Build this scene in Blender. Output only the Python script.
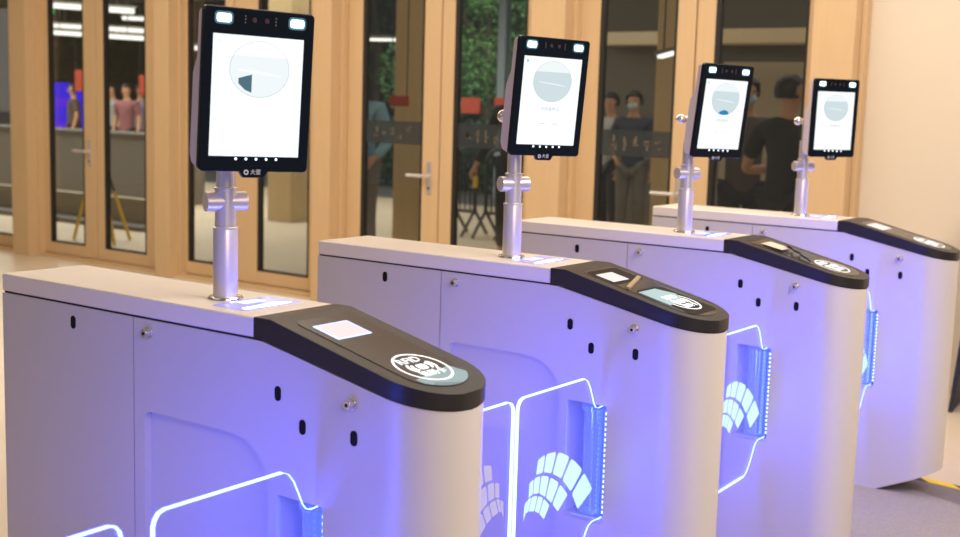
import bpy, bmesh, math, random
from mathutils import Vector, Matrix
from math import sin, cos, pi, radians, sqrt, atan2
random.seed(7)
SC = bpy.context.scene
for o in list(bpy.data.objects): bpy.data.objects.remove(o)
COL = SC.collection

# ------------------------------------------------------------------ camera
CX, CY, CZ = 2.535, -1.6437, 1.4676
YAW, PITCH, ROLL, FPX = -0.6242, 0.1315, 0.0287, 1239.96
fwd = Vector((sin(YAW)*cos(PITCH), cos(YAW)*cos(PITCH), -sin(PITCH)))
rgt = Vector((cos(YAW), -sin(YAW), 0)); up = rgt.cross(fwd)
r2 = rgt*cos(ROLL) + up*sin(ROLL); u2 = up*cos(ROLL) - rgt*sin(ROLL)
cd = bpy.data.cameras.new('camera'); cam = bpy.data.objects.new('camera', cd); COL.objects.link(cam)
cam.matrix_world = Matrix(((r2.x, u2.x, -fwd.x, CX), (r2.y, u2.y, -fwd.y, CY), (r2.z, u2.z, -fwd.z, CZ), (0, 0, 0, 1)))
cd.sensor_width = 36; cd.lens = FPX/960*36; cd.clip_start = .05; cd.clip_end = 200
cd.dof.use_dof = True; cd.dof.focus_distance = 2.9; cd.dof.aperture_fstop = 4.5
SC.camera = cam

# ------------------------------------------------------------------ world, lights, exposure
w = bpy.data.worlds.new('world'); SC.world = w; w.use_nodes = True
bg = w.node_tree.nodes['Background']; bg.inputs[0].default_value = (1.0, .93, .88, 1); bg.inputs[1].default_value = .12
SC.view_settings.view_transform = 'Standard'; SC.view_settings.look = 'None'
SC.view_settings.exposure = 0.52; SC.view_settings.gamma = 1; SC.view_settings.use_curve_mapping = False

def area(name, loc, target, sx, sy, power, color):
    d = bpy.data.lights.new(name, 'AREA'); d.shape = 'RECTANGLE'; d.size = sx; d.size_y = sy
    d.energy = power; d.color = color
    o = bpy.data.objects.new(name, d); COL.objects.link(o); o.location = loc
    o.rotation_euler = (Vector(target)-Vector(loc)).to_track_quat('-Z', 'Y').to_euler()
    return o
WARM = (1.0, .86, .72)
area('hall_light', (3.0, 1.5, 3.3), (1.5, 1.8, 0), 3.0, 2.5, 135, (1.0, .88, .77))
area('hall_light', (-4.0, 2.6, 3.3), (-4.0, 3.4, 0), 5.5, 2.0, 88, (1.0, .86, .70))
area('hall_light', (.2, 3.2, 3.3), (-.2, 4.0, .5), 3.0, 1.6, 44, (1.0, .88, .74))
area('hall_light', (4.6, -1.6, 2.6), (1.0, 2.0, .6), 2.2, 1.6, 50, (1.0, .79, .60))  # added warm fill for noses and near faces, not a hall fitting
area('hall_light', (-.5, -2.6, 3.0), (0.3, 1.0, .6), 3.0, 1.6, 6, (1.0, .86, .78))  # weak fill added for the near faces, not a hall fitting
area('canopy_light', (-13, 9.5, 3.2), (-13, 9.5, 0), 12.0, 4.5, 520, (1.0, .92, .80))
area('canopy_light', (-1, 8.5, 3.2), (-1, 8.6, 0), 8.0, 4.0, 80, (1.0, .9, .75))
area('yard_light', (-8, 15.2, 4.6), (-9, 24, 1.2), 8.0, 2.0, 520, (.9, 1.0, .9))

# ------------------------------------------------------------------ materials
def mat(name, color, rough=.5, metal=0, emis=None, es=0, noise=None, nscale=20, spec=None, coat=0, bump=0, bscale=200, alpha=None, trans=0, ior=None, stretch=None):
    m = bpy.data.materials.new(name); m.use_nodes = True; nt = m.node_tree; b = nt.nodes['Principled BSDF']
    b.inputs['Base Color'].default_value = (*color, 1); b.inputs['Roughness'].default_value = rough
    b.inputs['Metallic'].default_value = metal
    if spec is not None: b.inputs['Specular IOR Level'].default_value = spec
    if coat: b.inputs['Coat Weight'].default_value = coat
    if trans: b.inputs['Transmission Weight'].default_value = trans
    if ior: b.inputs['IOR'].default_value = ior
    if emis: b.inputs['Emission Color'].default_value = (*emis, 1); b.inputs['Emission Strength'].default_value = es
    tc = nt.nodes.new('ShaderNodeTexCoord'); mp = nt.nodes.new('ShaderNodeMapping'); nt.links.new(tc.outputs['Object'], mp.inputs[0])
    if stretch: mp.inputs['Scale'].default_value = stretch
    if noise:
        n = nt.nodes.new('ShaderNodeTexNoise'); n.inputs['Scale'].default_value = nscale; n.inputs['Detail'].default_value = 5
        cr = nt.nodes.new('ShaderNodeValToRGB'); cr.color_ramp.elements[0].position = .3; cr.color_ramp.elements[1].position = .7
        cr.color_ramp.elements[0].color = (*noise, 1); cr.color_ramp.elements[1].color = (*color, 1)
        nt.links.new(mp.outputs[0], n.inputs['Vector']); nt.links.new(n.outputs[0], cr.inputs[0]); nt.links.new(cr.outputs[0], b.inputs['Base Color'])
    if bump:
        n = nt.nodes.new('ShaderNodeTexNoise'); n.inputs['Scale'].default_value = bscale
        bp = nt.nodes.new('ShaderNodeBump'); bp.inputs['Strength'].default_value = bump; bp.inputs['Distance'].default_value = .002
        nt.links.new(mp.outputs[0], n.inputs['Vector']); nt.links.new(n.outputs[0], bp.inputs['Height']); nt.links.new(bp.outputs[0], b.inputs['Normal'])
    return m
def clear_mat(name, tint, gloss_fac, gcol=(1, 1, 1), rough=0.0, glow=None, gs=0):
    m = bpy.data.materials.new(name); m.use_nodes = True; nt = m.node_tree; nt.nodes.remove(nt.nodes['Principled BSDF'])
    out = nt.nodes['Material Output']; t = nt.nodes.new('ShaderNodeBsdfTransparent'); t.inputs[0].default_value = (*tint, 1)
    g = nt.nodes.new('ShaderNodeBsdfGlossy'); g.inputs[0].default_value = (*gcol, 1); g.inputs['Roughness'].default_value = rough
    lw = nt.nodes.new('ShaderNodeLayerWeight'); lw.inputs[0].default_value = .5
    pw = nt.nodes.new('ShaderNodeMath'); pw.operation = 'POWER'; pw.inputs[1].default_value = 5
    nt.links.new(lw.outputs['Facing'], pw.inputs[0])
    fr = nt.nodes.new('ShaderNodeMath'); fr.operation = 'MULTIPLY_ADD'; fr.inputs[1].default_value = .96; fr.inputs[2].default_value = .04
    nt.links.new(pw.outputs[0], fr.inputs[0])
    mu = nt.nodes.new('ShaderNodeMath'); mu.operation = 'MULTIPLY'; mu.inputs[1].default_value = gloss_fac; mu.use_clamp = True
    nt.links.new(fr.outputs[0], mu.inputs[0])
    mx = nt.nodes.new('ShaderNodeMixShader'); nt.links.new(mu.outputs[0], mx.inputs[0]); nt.links.new(t.outputs[0], mx.inputs[1]); nt.links.new(g.outputs[0], mx.inputs[2])
    last = mx
    if glow:
        e = nt.nodes.new('ShaderNodeEmission'); e.inputs[0].default_value = (*glow, 1); e.inputs[1].default_value = gs
        ad = nt.nodes.new('ShaderNodeAddShader'); nt.links.new(mx.outputs[0], ad.inputs[0]); nt.links.new(e.outputs[0], ad.inputs[1]); last = ad
    nt.links.new(last.outputs[0], out.inputs[0])
    return m
def emit(name, color, s):
    m = bpy.data.materials.new(name); m.use_nodes = True; nt = m.node_tree; nt.nodes.remove(nt.nodes['Principled BSDF'])
    e = nt.nodes.new('ShaderNodeEmission'); e.inputs[0].default_value = (*color, 1); e.inputs[1].default_value = s
    nt.links.new(e.outputs[0], nt.nodes['Material Output'].inputs[0]); return m

BODY = mat('powder_coated_steel', (.62, .585, .585), .42, .15, bump=.05, bscale=900)
TOPM = mat('cover_steel', (.80, .74, .67), .40, .1, bump=.05, bscale=900)
CAPM = mat('black_satin_plastic', (.013, .011, .013), .40, 0, bump=.04, bscale=700)
GLOSS = mat('reader_acrylic', (.028, .022, .024), .22, 0)
DARK = mat('dark_recess', (.005, .004, .006), .5, spec=.15)
SEAM = mat('seam_shadow_gap', (.02, .018, .03), .7)
CHROME = mat('chrome', (.75, .73, .72), .16, 1)
ALU = mat('satin_aluminium', (.72, .69, .70), .33, .75)
POLEM = mat('painted_pole', (.64, .60, .62), .32, .5)
CASE = mat('terminal_casing', (.64, .57, .55), .45, .1)
BEZ = mat('terminal_bezel', (.003, .006, .011), .12, 0, spec=.3)
SCR = emit('lit_screen', (.93, .98, 1.0), .80)
LAMP = emit('terminal_fill_lamp', (.80, .95, 1.0), 3.0)
HALO = mat('terminal_lamp_lens', (.05, .12, .16), .2, emis=(.15, .45, .6), es=.15)
CAMV = emit('screen_camera_view', (.66, .77, .80), .68)
CAMV2 = emit('screen_camera_pale', (.84, .90, .91), .74)
CAMD = emit('screen_camera_dark', (.10, .20, .26), .60)
CAMB = emit('screen_camera_blue', (.03, .30, .62), .60)
RING = emit('screen_ring', (.42, .55, .58), .60)
TXT = emit('screen_text', (.55, .60, .64), .60)
TEAL = emit('screen_teal_icon', (.35, .80, .85), .60)
GREY = mat('grey_print', (.42, .42, .46), .5, emis=(.4, .4, .45), es=.12)
DOT = mat('sensor_dot', (.12, .10, .11), .3)
LENS = mat('camera_lens', (.05, .03, .035), .1)
WHITE = mat('white_print', (.8, .85, .88), .4, emis=(.85, .95, 1), es=.5)
LBLUE = mat('light_blue_film', (.20, .36, .44), .3)
LBLUE2 = mat('grey_blue_film', (.12, .22, .28), .3)
QR = mat('scanner_glass', (.55, .52, .56), .15, emis=(.6, .62, .75), es=.35)
QRF = emit('scanner_glow_rim', (.35, .50, 1.0), 2.2)
SIGN = emit('status_light', (.18, .22, 1.0), 4)
SIGN2 = emit('status_bar', (.035, .06, 1.0), 42.0)
SIGNE = mat('status_window', (.35, .38, .75), .12, emis=(.22, .25, .9), es=.35)
EDGE = emit('acrylic_lit_edge', (.040, .062, 1.0), 20.0)
ACR = clear_mat('acrylic_sheet', (.90, .91, .99), .8, glow=(.16, .18, 1.0), gs=.05)  # faint blue emission added so the sheet looks lit from within
FAN = mat('etched_emblem', (.4, .6, .65), .6, emis=(.50, .85, .95), es=.42)
FAN2 = mat('etched_emblem_dim', (.35, .35, .5), .6, emis=(.42, .42, 1.0), es=.25)
SHAFT = clear_mat('clear_tube', (.66, .72, 1.0), 4.0, rough=.10, glow=(.10, .20, 1.0), gs=.22)  # blue emission brightens the tube, which is no lamp itself
LED = emit('blue_leds', (.30, .42, 1.0), 4.5)
WOOD = mat('champagne_frame', (.66, .465, .26), .45, .0, noise=(.62, .435, .24), nscale=6, stretch=(8, 8, .5))
WOODD = mat('champagne_shaded', (.50, .31, .16), .5, noise=(.46, .28, .14), nscale=6, stretch=(8, 8, .5))  # shaded copy of the frame colour, left unused
GASK = mat('rubber_gasket', (.012, .012, .012), .6)
GLASS = clear_mat('window_glass', (.84, .85, .82), 1.5, (.9, .9, .9))
BAND = clear_mat('frosted_band', (.40, .40, .38), .5, rough=.4, glow=(.5, .48, .42), gs=.035)
BANDT = mat('band_lettering', (.13, .11, .08), .7)
WALLM = mat('warm_plaster', (.72, .635, .50), .7, noise=(.70, .615, .485), nscale=1.5, bump=.1, bscale=120)
FLOORM = mat('polished_floor', (.72, .63, .50), .28, noise=(.68, .59, .46), nscale=2.5)
CARPET = mat('grey_carpet', (.36, .33, .33), .95, noise=(.23, .21, .215), nscale=220, bump=.6, bscale=400)
STRIP = mat('metal_threshold', (.20, .18, .20), .5, noise=(.15, .135, .15), nscale=90)
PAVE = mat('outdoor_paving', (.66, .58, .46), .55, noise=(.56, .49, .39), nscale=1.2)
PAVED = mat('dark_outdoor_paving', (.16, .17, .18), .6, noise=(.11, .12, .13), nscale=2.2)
CONC = mat('canopy_concrete', (.22, .21, .19), .8)
TUBE = emit('ceiling_tube', (1.0, .97, .92), 1.5)
LEAF = mat('leaves', (.10, .20, .055), .6, noise=(.02, .07, .025), nscale=1.2)
LEAFD = mat('dark_leaves', (.03, .10, .05), .6, noise=(.012, .045, .02), nscale=3)
BARK = mat('bark', (.10, .075, .05), .8)
BLACK = mat('black_metal', (.02, .02, .022), .5)
YEL = mat('yellow_paint', (.75, .48, .02), .5)
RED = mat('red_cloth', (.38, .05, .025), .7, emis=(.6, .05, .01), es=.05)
NAVY = mat('navy_board', (.010, .016, .045), .5)
SKIN = mat('skin', (.55, .30, .18), .55)
HAIR = mat('black_hair', (.012, .010, .010), .5)

# ------------------------------------------------------------------ helpers
def link(o, parent=None):
    COL.objects.link(o)
    if parent: o.parent = parent
    return o
def obj(name, bm, m, parent=None, bevel=0, seg=2, smooth=True, angle=40):
    me = bpy.data.meshes.new(name); bmesh.ops.recalc_face_normals(bm, faces=bm.faces[:]); bm.to_mesh(me); bm.free()
    for x in (m if isinstance(m, (list, tuple)) else [m]): me.materials.append(x)
    if smooth: me.shade_smooth(); me.set_sharp_from_angle(angle=radians(angle))
    o = bpy.data.objects.new(name, me)
    if bevel:
        b = o.modifiers.new('bevel', 'BEVEL'); b.width = bevel; b.segments = seg; b.limit_method = 'ANGLE'; b.angle_limit = radians(42)
        b.harden_normals = True
    return link(o, parent)
def empty(name, loc=(0, 0, 0), rz=0, label=None, cat=None, group=None, kind=None):
    o = bpy.data.objects.new(name, None); COL.objects.link(o); o.location = loc; o.rotation_euler = (0, 0, rz); o.empty_display_size = .1
    tag(o, label, cat, group, kind); return o
def tag(o, label=None, cat=None, group=None, kind=None):
    if label: o['label'] = label
    if cat: o['category'] = cat
    if group: o['group'] = group
    if kind: o['kind'] = kind
    return o
def box(bm, x0, x1, y0, y1, z0, z1, mi=0):
    vs = [bm.verts.new(p) for p in ((x0, y0, z0), (x1, y0, z0), (x1, y1, z0), (x0, y1, z0), (x0, y0, z1), (x1, y0, z1), (x1, y1, z1), (x0, y1, z1))]
    for f in ((0, 3, 2, 1), (4, 5, 6, 7), (0, 1, 5, 4), (1, 2, 6, 5), (2, 3, 7, 6), (3, 0, 4, 7)):
        bm.faces.new([vs[i] for i in f]).material_index = mi
    return vs
def B(*a):
    bm = bmesh.new(); box(bm, *a); return bm
def prism(bm, pts, mapf, t0, t1, mi=0, mside=None):
    a = [bm.verts.new(mapf(p, t0)) for p in pts]; b = [bm.verts.new(mapf(p, t1)) for p in pts]; n = len(pts)
    bm.faces.new(a).material_index = mi; bm.faces.new(b[::-1]).material_index = mi
    for i in range(n):
        bm.faces.new((a[i], b[i], b[(i+1) % n], a[(i+1) % n])).material_index = mi if mside is None else mside
def cyl(bm, p0, p1, r0, r1=None, n=32, mi=0):
    p0, p1 = Vector(p0), Vector(p1); r1 = r0 if r1 is None else r1
    q = (p1-p0).to_track_quat('Z', 'Y'); A = []; Bq = []
    for i in range(n):
        d = q @ Vector((cos(2*pi*i/n), sin(2*pi*i/n), 0)); A.append(bm.verts.new(p0+d*r0)); Bq.append(bm.verts.new(p1+d*r1))
    bm.faces.new(A[::-1]).material_index = mi; bm.faces.new(Bq).material_index = mi
    for i in range(n): bm.faces.new((A[i], A[(i+1) % n], Bq[(i+1) % n], Bq[i])).material_index = mi
def lathe(bm, prof, c=(0, 0, 0), n=40):
    rings = []
    for r, z in prof: rings.append([bm.verts.new((c[0]+r*cos(2*pi*i/n), c[1]+r*sin(2*pi*i/n), c[2]+z)) for i in range(n)])
    for a, b in zip(rings, rings[1:]):
        for i in range(n): bm.faces.new((a[i], a[(i+1) % n], b[(i+1) % n], b[i]))
    bm.faces.new(rings[0][::-1]); bm.faces.new(rings[-1])
def ball(bm, c, r, s=(1, 1, 1), u=20, v=12):
    bmesh.ops.create_uvsphere(bm, u_segments=u, v_segments=v, radius=r, matrix=Matrix.Translation(c) @ Matrix.Diagonal((*s, 1)))
def rrect(x0, x1, y0, y1, r, n=6, rs=None):
    rs = rs or (r, r, r, r); out = []    # corner order: (x1,y1) (x0,y1) (x0,y0) (x1,y0)
    for k, (cx, cy, sx, sy) in enumerate(((x1, y1, -1, -1), (x0, y1, 1, -1), (x0, y0, 1, 1), (x1, y0, -1, 1))):
        q = rs[k]
        for i in range(n+1):
            a = k*pi/2 + i*pi/2/n
            out.append((cx+sx*q+q*cos(a), cy+sy*q+q*sin(a)))
    return out
def frozen(o):
    bpy.context.view_layer.update()
    dg = bpy.context.evaluated_depsgraph_get(); me = bpy.data.meshes.new_from_object(o.evaluated_get(dg)); return me
def text_mesh(name, s, size, mtx, m, parent, ext=.0004, align='CENTER'):
    cu = bpy.data.curves.new('t', 'FONT'); cu.body = s; cu.size = size; cu.extrude = ext; cu.align_x = align; cu.align_y = 'CENTER'; cu.resolution_u = 3
    t = bpy.data.objects.new('t', cu); COL.objects.link(t)
    me = frozen(t); bpy.data.objects.remove(t); bpy.data.curves.remove(cu)
    me.transform(mtx); me.materials.clear(); me.materials.append(m); me.name = name
    o = bpy.data.objects.new(name, me); return link(o, parent)
def cut(o, boxes_fn):
    """carve real recesses into a part and freeze the result"""
    bm = bmesh.new(); boxes_fn(bm); me = bpy.data.meshes.new('c'); bmesh.ops.recalc_face_normals(bm, faces=bm.faces[:]); bm.to_mesh(me); bm.free()
    c = bpy.data.objects.new('c', me); COL.objects.link(c)
    b = o.modifiers.new('b', 'BOOLEAN'); b.operation = 'DIFFERENCE'; b.object = c; b.solver = 'EXACT'
    me2 = frozen(o); old = o.data; o.modifiers.remove(b); o.data = me2; me2.name = old.name; bpy.data.objects.remove(c)
    me2.shade_smooth(); me2.set_sharp_from_angle(angle=radians(30))
def copy_tree(o, parent=None):
    c = o.copy(); COL.objects.link(c)
    if parent: c.parent = parent
    for ch in list(o.children): copy_tree(ch, c)
    return c

# ------------------------------------------------------------------ setting: room
YW = 5.15
def struct(name, bm, m, **k): return tag(obj(name, bm, m, smooth=False, **k), kind='structure')
struct('floor', B(-14, 7.5, -5, YW+.12, -.05, 0), FLOORM)
bm = bmesh.new(); prism(bm, [(.42, -5), (7.4, -5), (7.4, .8), (1.37, 3.15), (1.1, 3.255), (.42, 3.26)], lambda p, t: (p[0], p[1], t), .0, .006)
tag(obj('carpet', bm, CARPET, smooth=False), kind='structure', label='grey short-pile carpet in front of the turnstiles')
bm = bmesh.new(); prism(bm, [(.42, 3.262), (1.1, 3.257), (1.37, 3.152), (7.0, .97), (7.0, 1.3), (1.32, 3.365), (1.05, 3.395), (.42, 3.42)], lambda p, t: (p[0], p[1], t), .0, .004)
tag(obj('trim_floor_strip', bm, STRIP, smooth=False), kind='structure')
WX = .20
struct('wall_back', B(WX, 7.5, YW, YW+.2, 0, 3.5), WALLM)
struct('wall_left', B(-14.2, -14, -5, YW, 0, 3.5), WALLM)
struct('ceiling', B(-14, 7.5, -1, YW, 3.5, 3.6), WALLM)
struct('baseboard_back', B(WX, 7.5, YW-.012, YW, 0, .05), WALLM)
struct('trim_header', B(-14, WX, YW-.08, YW+.12, 2.95, 3.5), WOOD)
struct('trim_threshold', B(-14, WX, YW-.10, YW+.10, 0, .022), WOOD)

# posts that stand proud of the glazing (front face lit, side face folded)
def post(n, x0, x1, d=.17):
    bm = bmesh.new(); box(bm, x0, x1, YW-d, YW+.10, 0, 2.95)
    box(bm, x1, x1+.028, YW-.075, YW+.08, 0, 2.95); box(bm, x0-.028, x0, YW-.075, YW+.08, 0, 2.95)
    return tag(obj('trim_%d' % n, bm, WOOD, smooth=False, bevel=.004), kind='structure')
posts = [(-7.50, -7.25), (-5.53, -5.35), (-3.775, -3.60), (-1.896, -1.643), (-.048, WX-.012)]
for i, (a, b) in enumerate(posts): post(i+1, a, b)

def leaf(n, x0, x1, g0, g1, handle=None, hside=1, band=False):
    """glazed door leaf: frame x0..x1, glass g0..g1"""
    r = empty('door_%d' % n, (x0, YW, 0), kind='structure')
    X = lambda v: v-x0
    bm = bmesh.new()
    box(bm, 0, X(g0), -.018, .035, .03, 2.93); box(bm, X(g1), X(x1), -.018, .035, .03, 2.93)
    box(bm, X(g0), X(g1), -.018, .035, .03, .13); box(bm, X(g0), X(g1), -.018, .035, 2.8, 2.93)
    obj('door_frame', bm, WOOD, r, smooth=False, bevel=.004)
    bm = bmesh.new(); t = .014
    box(bm, X(g0), X(g0)+.030, -.02, .02, .13, 2.8); box(bm, X(g1)-t, X(g1), -.02, .02, .13, 2.8)
    box(bm, X(g0), X(g1), -.02, .02, .13, .13+t)
    obj('gasket', bm, GASK, r, smooth=False)
    obj('glass_pane', B(X(g0)+.01, X(g1)-.005, -.004, .004, .13, 2.8), GLASS, r, smooth=False)
    if band:
        obj('frosted_band', B(X(g0)+.03, X(g1)-.012, -.0065, -.0045, 1.175, 1.335), BAND, r, smooth=False)
        bm = bmesh.new(); rr = random.Random(n)
        cx = X(g0)+.11
        while cx < X(g1)-.08:
            for k in range(3):
                a, c = rr.uniform(0, .03), rr.uniform(-.03, .03)
                if rr.random() < .5: box(bm, cx+a, cx+a+.012, -.009, -.007, 1.255+c-.02, 1.255+c+.02)
                else: box(bm, cx, cx+.035, -.009, -.007, 1.255+c, 1.255+c+.009)
            cx += .075
        obj('band_lettering', bm, BANDT, r, smooth=False)
    if handle:
        hx, hz = X(handle), .965
        h = obj('door_handle', B(hx-.018, hx+.018, -.028, -.018, hz-.13, hz+.10), ALU, r, bevel=.004)
        bm = bmesh.new(); cyl(bm, (hx, -.028, hz), (hx, -.075, hz), .011, n=16); cyl(bm, (hx, -.075, hz), (hx-.16*hside, -.075, hz), .012, n=16)
        obj('lever', bm, ALU, h)
        bm = bmesh.new(); cyl(bm, (hx, -.027, hz-.085), (hx, -.032, hz-.085), .009, n=14); obj('keyhole', bm, BLACK, h)
    return r
leaf(1, -9.3, -7.52, -9.15, -7.60)
leaf(2, -7.235, -6.475, -7.135, -6.64, handle=-6.56)
leaf(3, -6.465, -5.57, -6.36, -5.815)
leaf(4, -5.325, -4.765, -5.29, -4.86, handle=-4.81)
leaf(5, -4.755, -3.81, -4.49, -3.945)
leaf(6, -3.57, -2.725, -3.43, -2.87, handle=-2.80, band=True)
leaf(7, -2.715, -1.96, -2.605, -2.02, band=True)
leaf(8, -1.63, -.825, -1.475, -.945, handle=-.885, band=True)
leaf(9, -.815, -.06, -.695, -.13)

# ------------------------------------------------------------------ outside, beyond the glass
struct('floor_outside', B(-60, 6, YW+.12, 13.0, -.05, .0), PAVE)
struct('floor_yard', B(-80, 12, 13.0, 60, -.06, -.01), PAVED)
struct('ceiling_added_canopy', B(-60, 6, YW+.12, 15.0, 3.3, 3.5), CONC)  # roof slab added to keep the outside dark

# ------------------------------------------------------------------ turnstile
W, L, X1 = .223, 1.262, 1.008
PITCHY = 1.0475
def zseam(x): return 1.010 if x < .845 else 1.010-.198*(x-.845)
def stations(xa, xb, n=10):
    out = []
    R = W/2; xc = L-R
    for i in range(n+1): out.append(xa+(min(xb, xc)-xa)*i/n)
    if xb > xc:
        for i in range(1, 17): out.append(xc+R*sin(radians(88.5)*i/16))
    return out
def halfw(x):
    R = W/2; xc = L-R
    return R if x <= xc else sqrt(max(R*R-(x-xc)**2, 1e-8))
def loft(xs, ztop, zbot, hw=halfw, yc=W/2):
    bm = bmesh.new(); prev = None; first = None
    for x in xs:
        h = hw(x); v = [bm.verts.new(p) for p in ((x, yc-h, zbot(x)), (x, yc+h, zbot(x)), (x, yc+h, ztop(x)), (x, yc-h, ztop(x)))]
        if prev:
            for i in range(4): bm.faces.new((prev[i], prev[(i+1) % 4], v[(i+1) % 4], v[i]))
        else: bm.faces.new(v)
        prev = v
    bm.faces.new(prev[::-1]); return bm
def zb(x): return .0 if x < 1.03 else .45*(x-1.03)
G = .0015
SLX0, SLX1, SLZ0, SLZ1 = .887, 1.006, .405, .716

def wing_pts(um=.38):
    """outline of the acrylic leaf, u = distance from the cabinet face, z = height"""
    P = [(-.030, .715), (.012, .712), (.025, .716), (.035, .728), (.045, .75), (.058, .776), (.072, .793), (.09, .800)]
    P += [(um-.024, .800), (um-.011, .796), (um-.003, .786), (um, .775)]
    P += [(um, .335), (um-.003, .318), (um-.013, .309), (um-.027, .306)]
    P += [(.125, .315), (.108, .319), (.094, .330), (.07, .36), (.05, .395), (.038, .409), (.02, .415), (-.030, .415)]
    return P
FO = [[(.294, .637), (.259, .644), (.208, .639), (.146, .612), (.082, .563), (.031, .502)], [(.327, .588), (.307, .595), (.278, .596), (.238, .584), (.193, .557), (.151, .518)], [(.345, .541), (.331, .550), (.314, .553), (.288, .549), (.263, .537), (.234, .512)]]
FI = [[(.300, .603), (.268, .602), (.229, .590), (.183, .565), (.136, .520), (.101, .467)], [(.329, .554), (.310, .558), (.284, .554), (.254, .537), (.224, .514), (.195, .486)], [(.348, .501), (.339, .517), (.327, .520), (.301, .514), (.280, .503), (.257, .483)]]
def crom(P, i, t):
    p0, p1, p2, p3 = P[max(i-1, 0)], P[i], P[i+1], P[min(i+2, len(P)-1)]
    return tuple(.5*(2*b+(c-a)*t+(2*a-5*b+4*c-d)*t*t+(3*b-a-3*c+d)*t**3) for a, b, c, d in zip(p0, p1, p2, p3))
def fan_cells():
    """three arcs of five rounded blocks etched on the acrylic"""
    out = []
    for O, I in zip(FO, FI):
        for k in range(5):
            ts = (.13, .3, .5, .7, .87)
            a = [crom(O, k, t) for t in ts]; b = [crom(I, k, t) for t in ts][::-1]
            c0 = tuple((x*.86+y*.14) for x, y in zip(crom(O, k, .07), crom(I, k, .07))); c1 = tuple((x*.86+y*.14) for x, y in zip(crom(O, k, .93), crom(I, k, .93)))
            d0 = tuple((x*.1+y*.9) for x, y in zip(crom(O, k, .93), crom(I, k, .93))); d1 = tuple((x*.1+y*.9) for x, y in zip(crom(O, k, .07), crom(I, k, .07)))
            out.append([c0]+a+[c1, d0]+b+[d1])
    return out
def make_wing(parent, face_y, sgn, fanm, um=.38):
    """sgn -1: reaches towards -y from the near face, +1: towards +y from the far face"""
    x = 1.0-.012
    f = lambda p, t: (x+t, face_y+sgn*p[0], p[1])
    bm = bmesh.new(); prism(bm, wing_pts(um), f, -.004, .004)
    w_ = obj('gate_wing', bm, ACR, parent, smooth=False)
    P = wing_pts(um); bm = bmesh.new()   # the sawn edge that carries the light, a thin rim all round
    c = Vector((.2, .56))
    n = len(P)
    for i in range(n-1):
        a, b = P[i], P[i+1]
        hg = i < 7 or i > n-9
        d = Vector((b[0]-a[0], b[1]-a[1])).normalized(); nn = Vector((-d.y, d.x))*(.0006 if hg else .0012)
        if i == n-1: continue
        t = .0018 if hg else .0042
        q = [(a[0]+nn.x, a[1]+nn.y), (b[0]+nn.x, b[1]+nn.y), (b[0]-nn.x, b[1]-nn.y), (a[0]-nn.x, a[1]-nn.y)]
        prism(bm, q, f, -t, t)
    obj('lit_edge', bm, EDGE, w_, smooth=False)
    bm = bmesh.new()
    for cell in fan_cells():
        cell = [(p[0]+um-.38, p[1]+(.03 if sgn > 0 else 0)) for p in cell]
        prism(bm, cell, f, .0043, .0048)
    obj('fan_emblem', bm, fanm, w_, smooth=False)
    return w_

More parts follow.
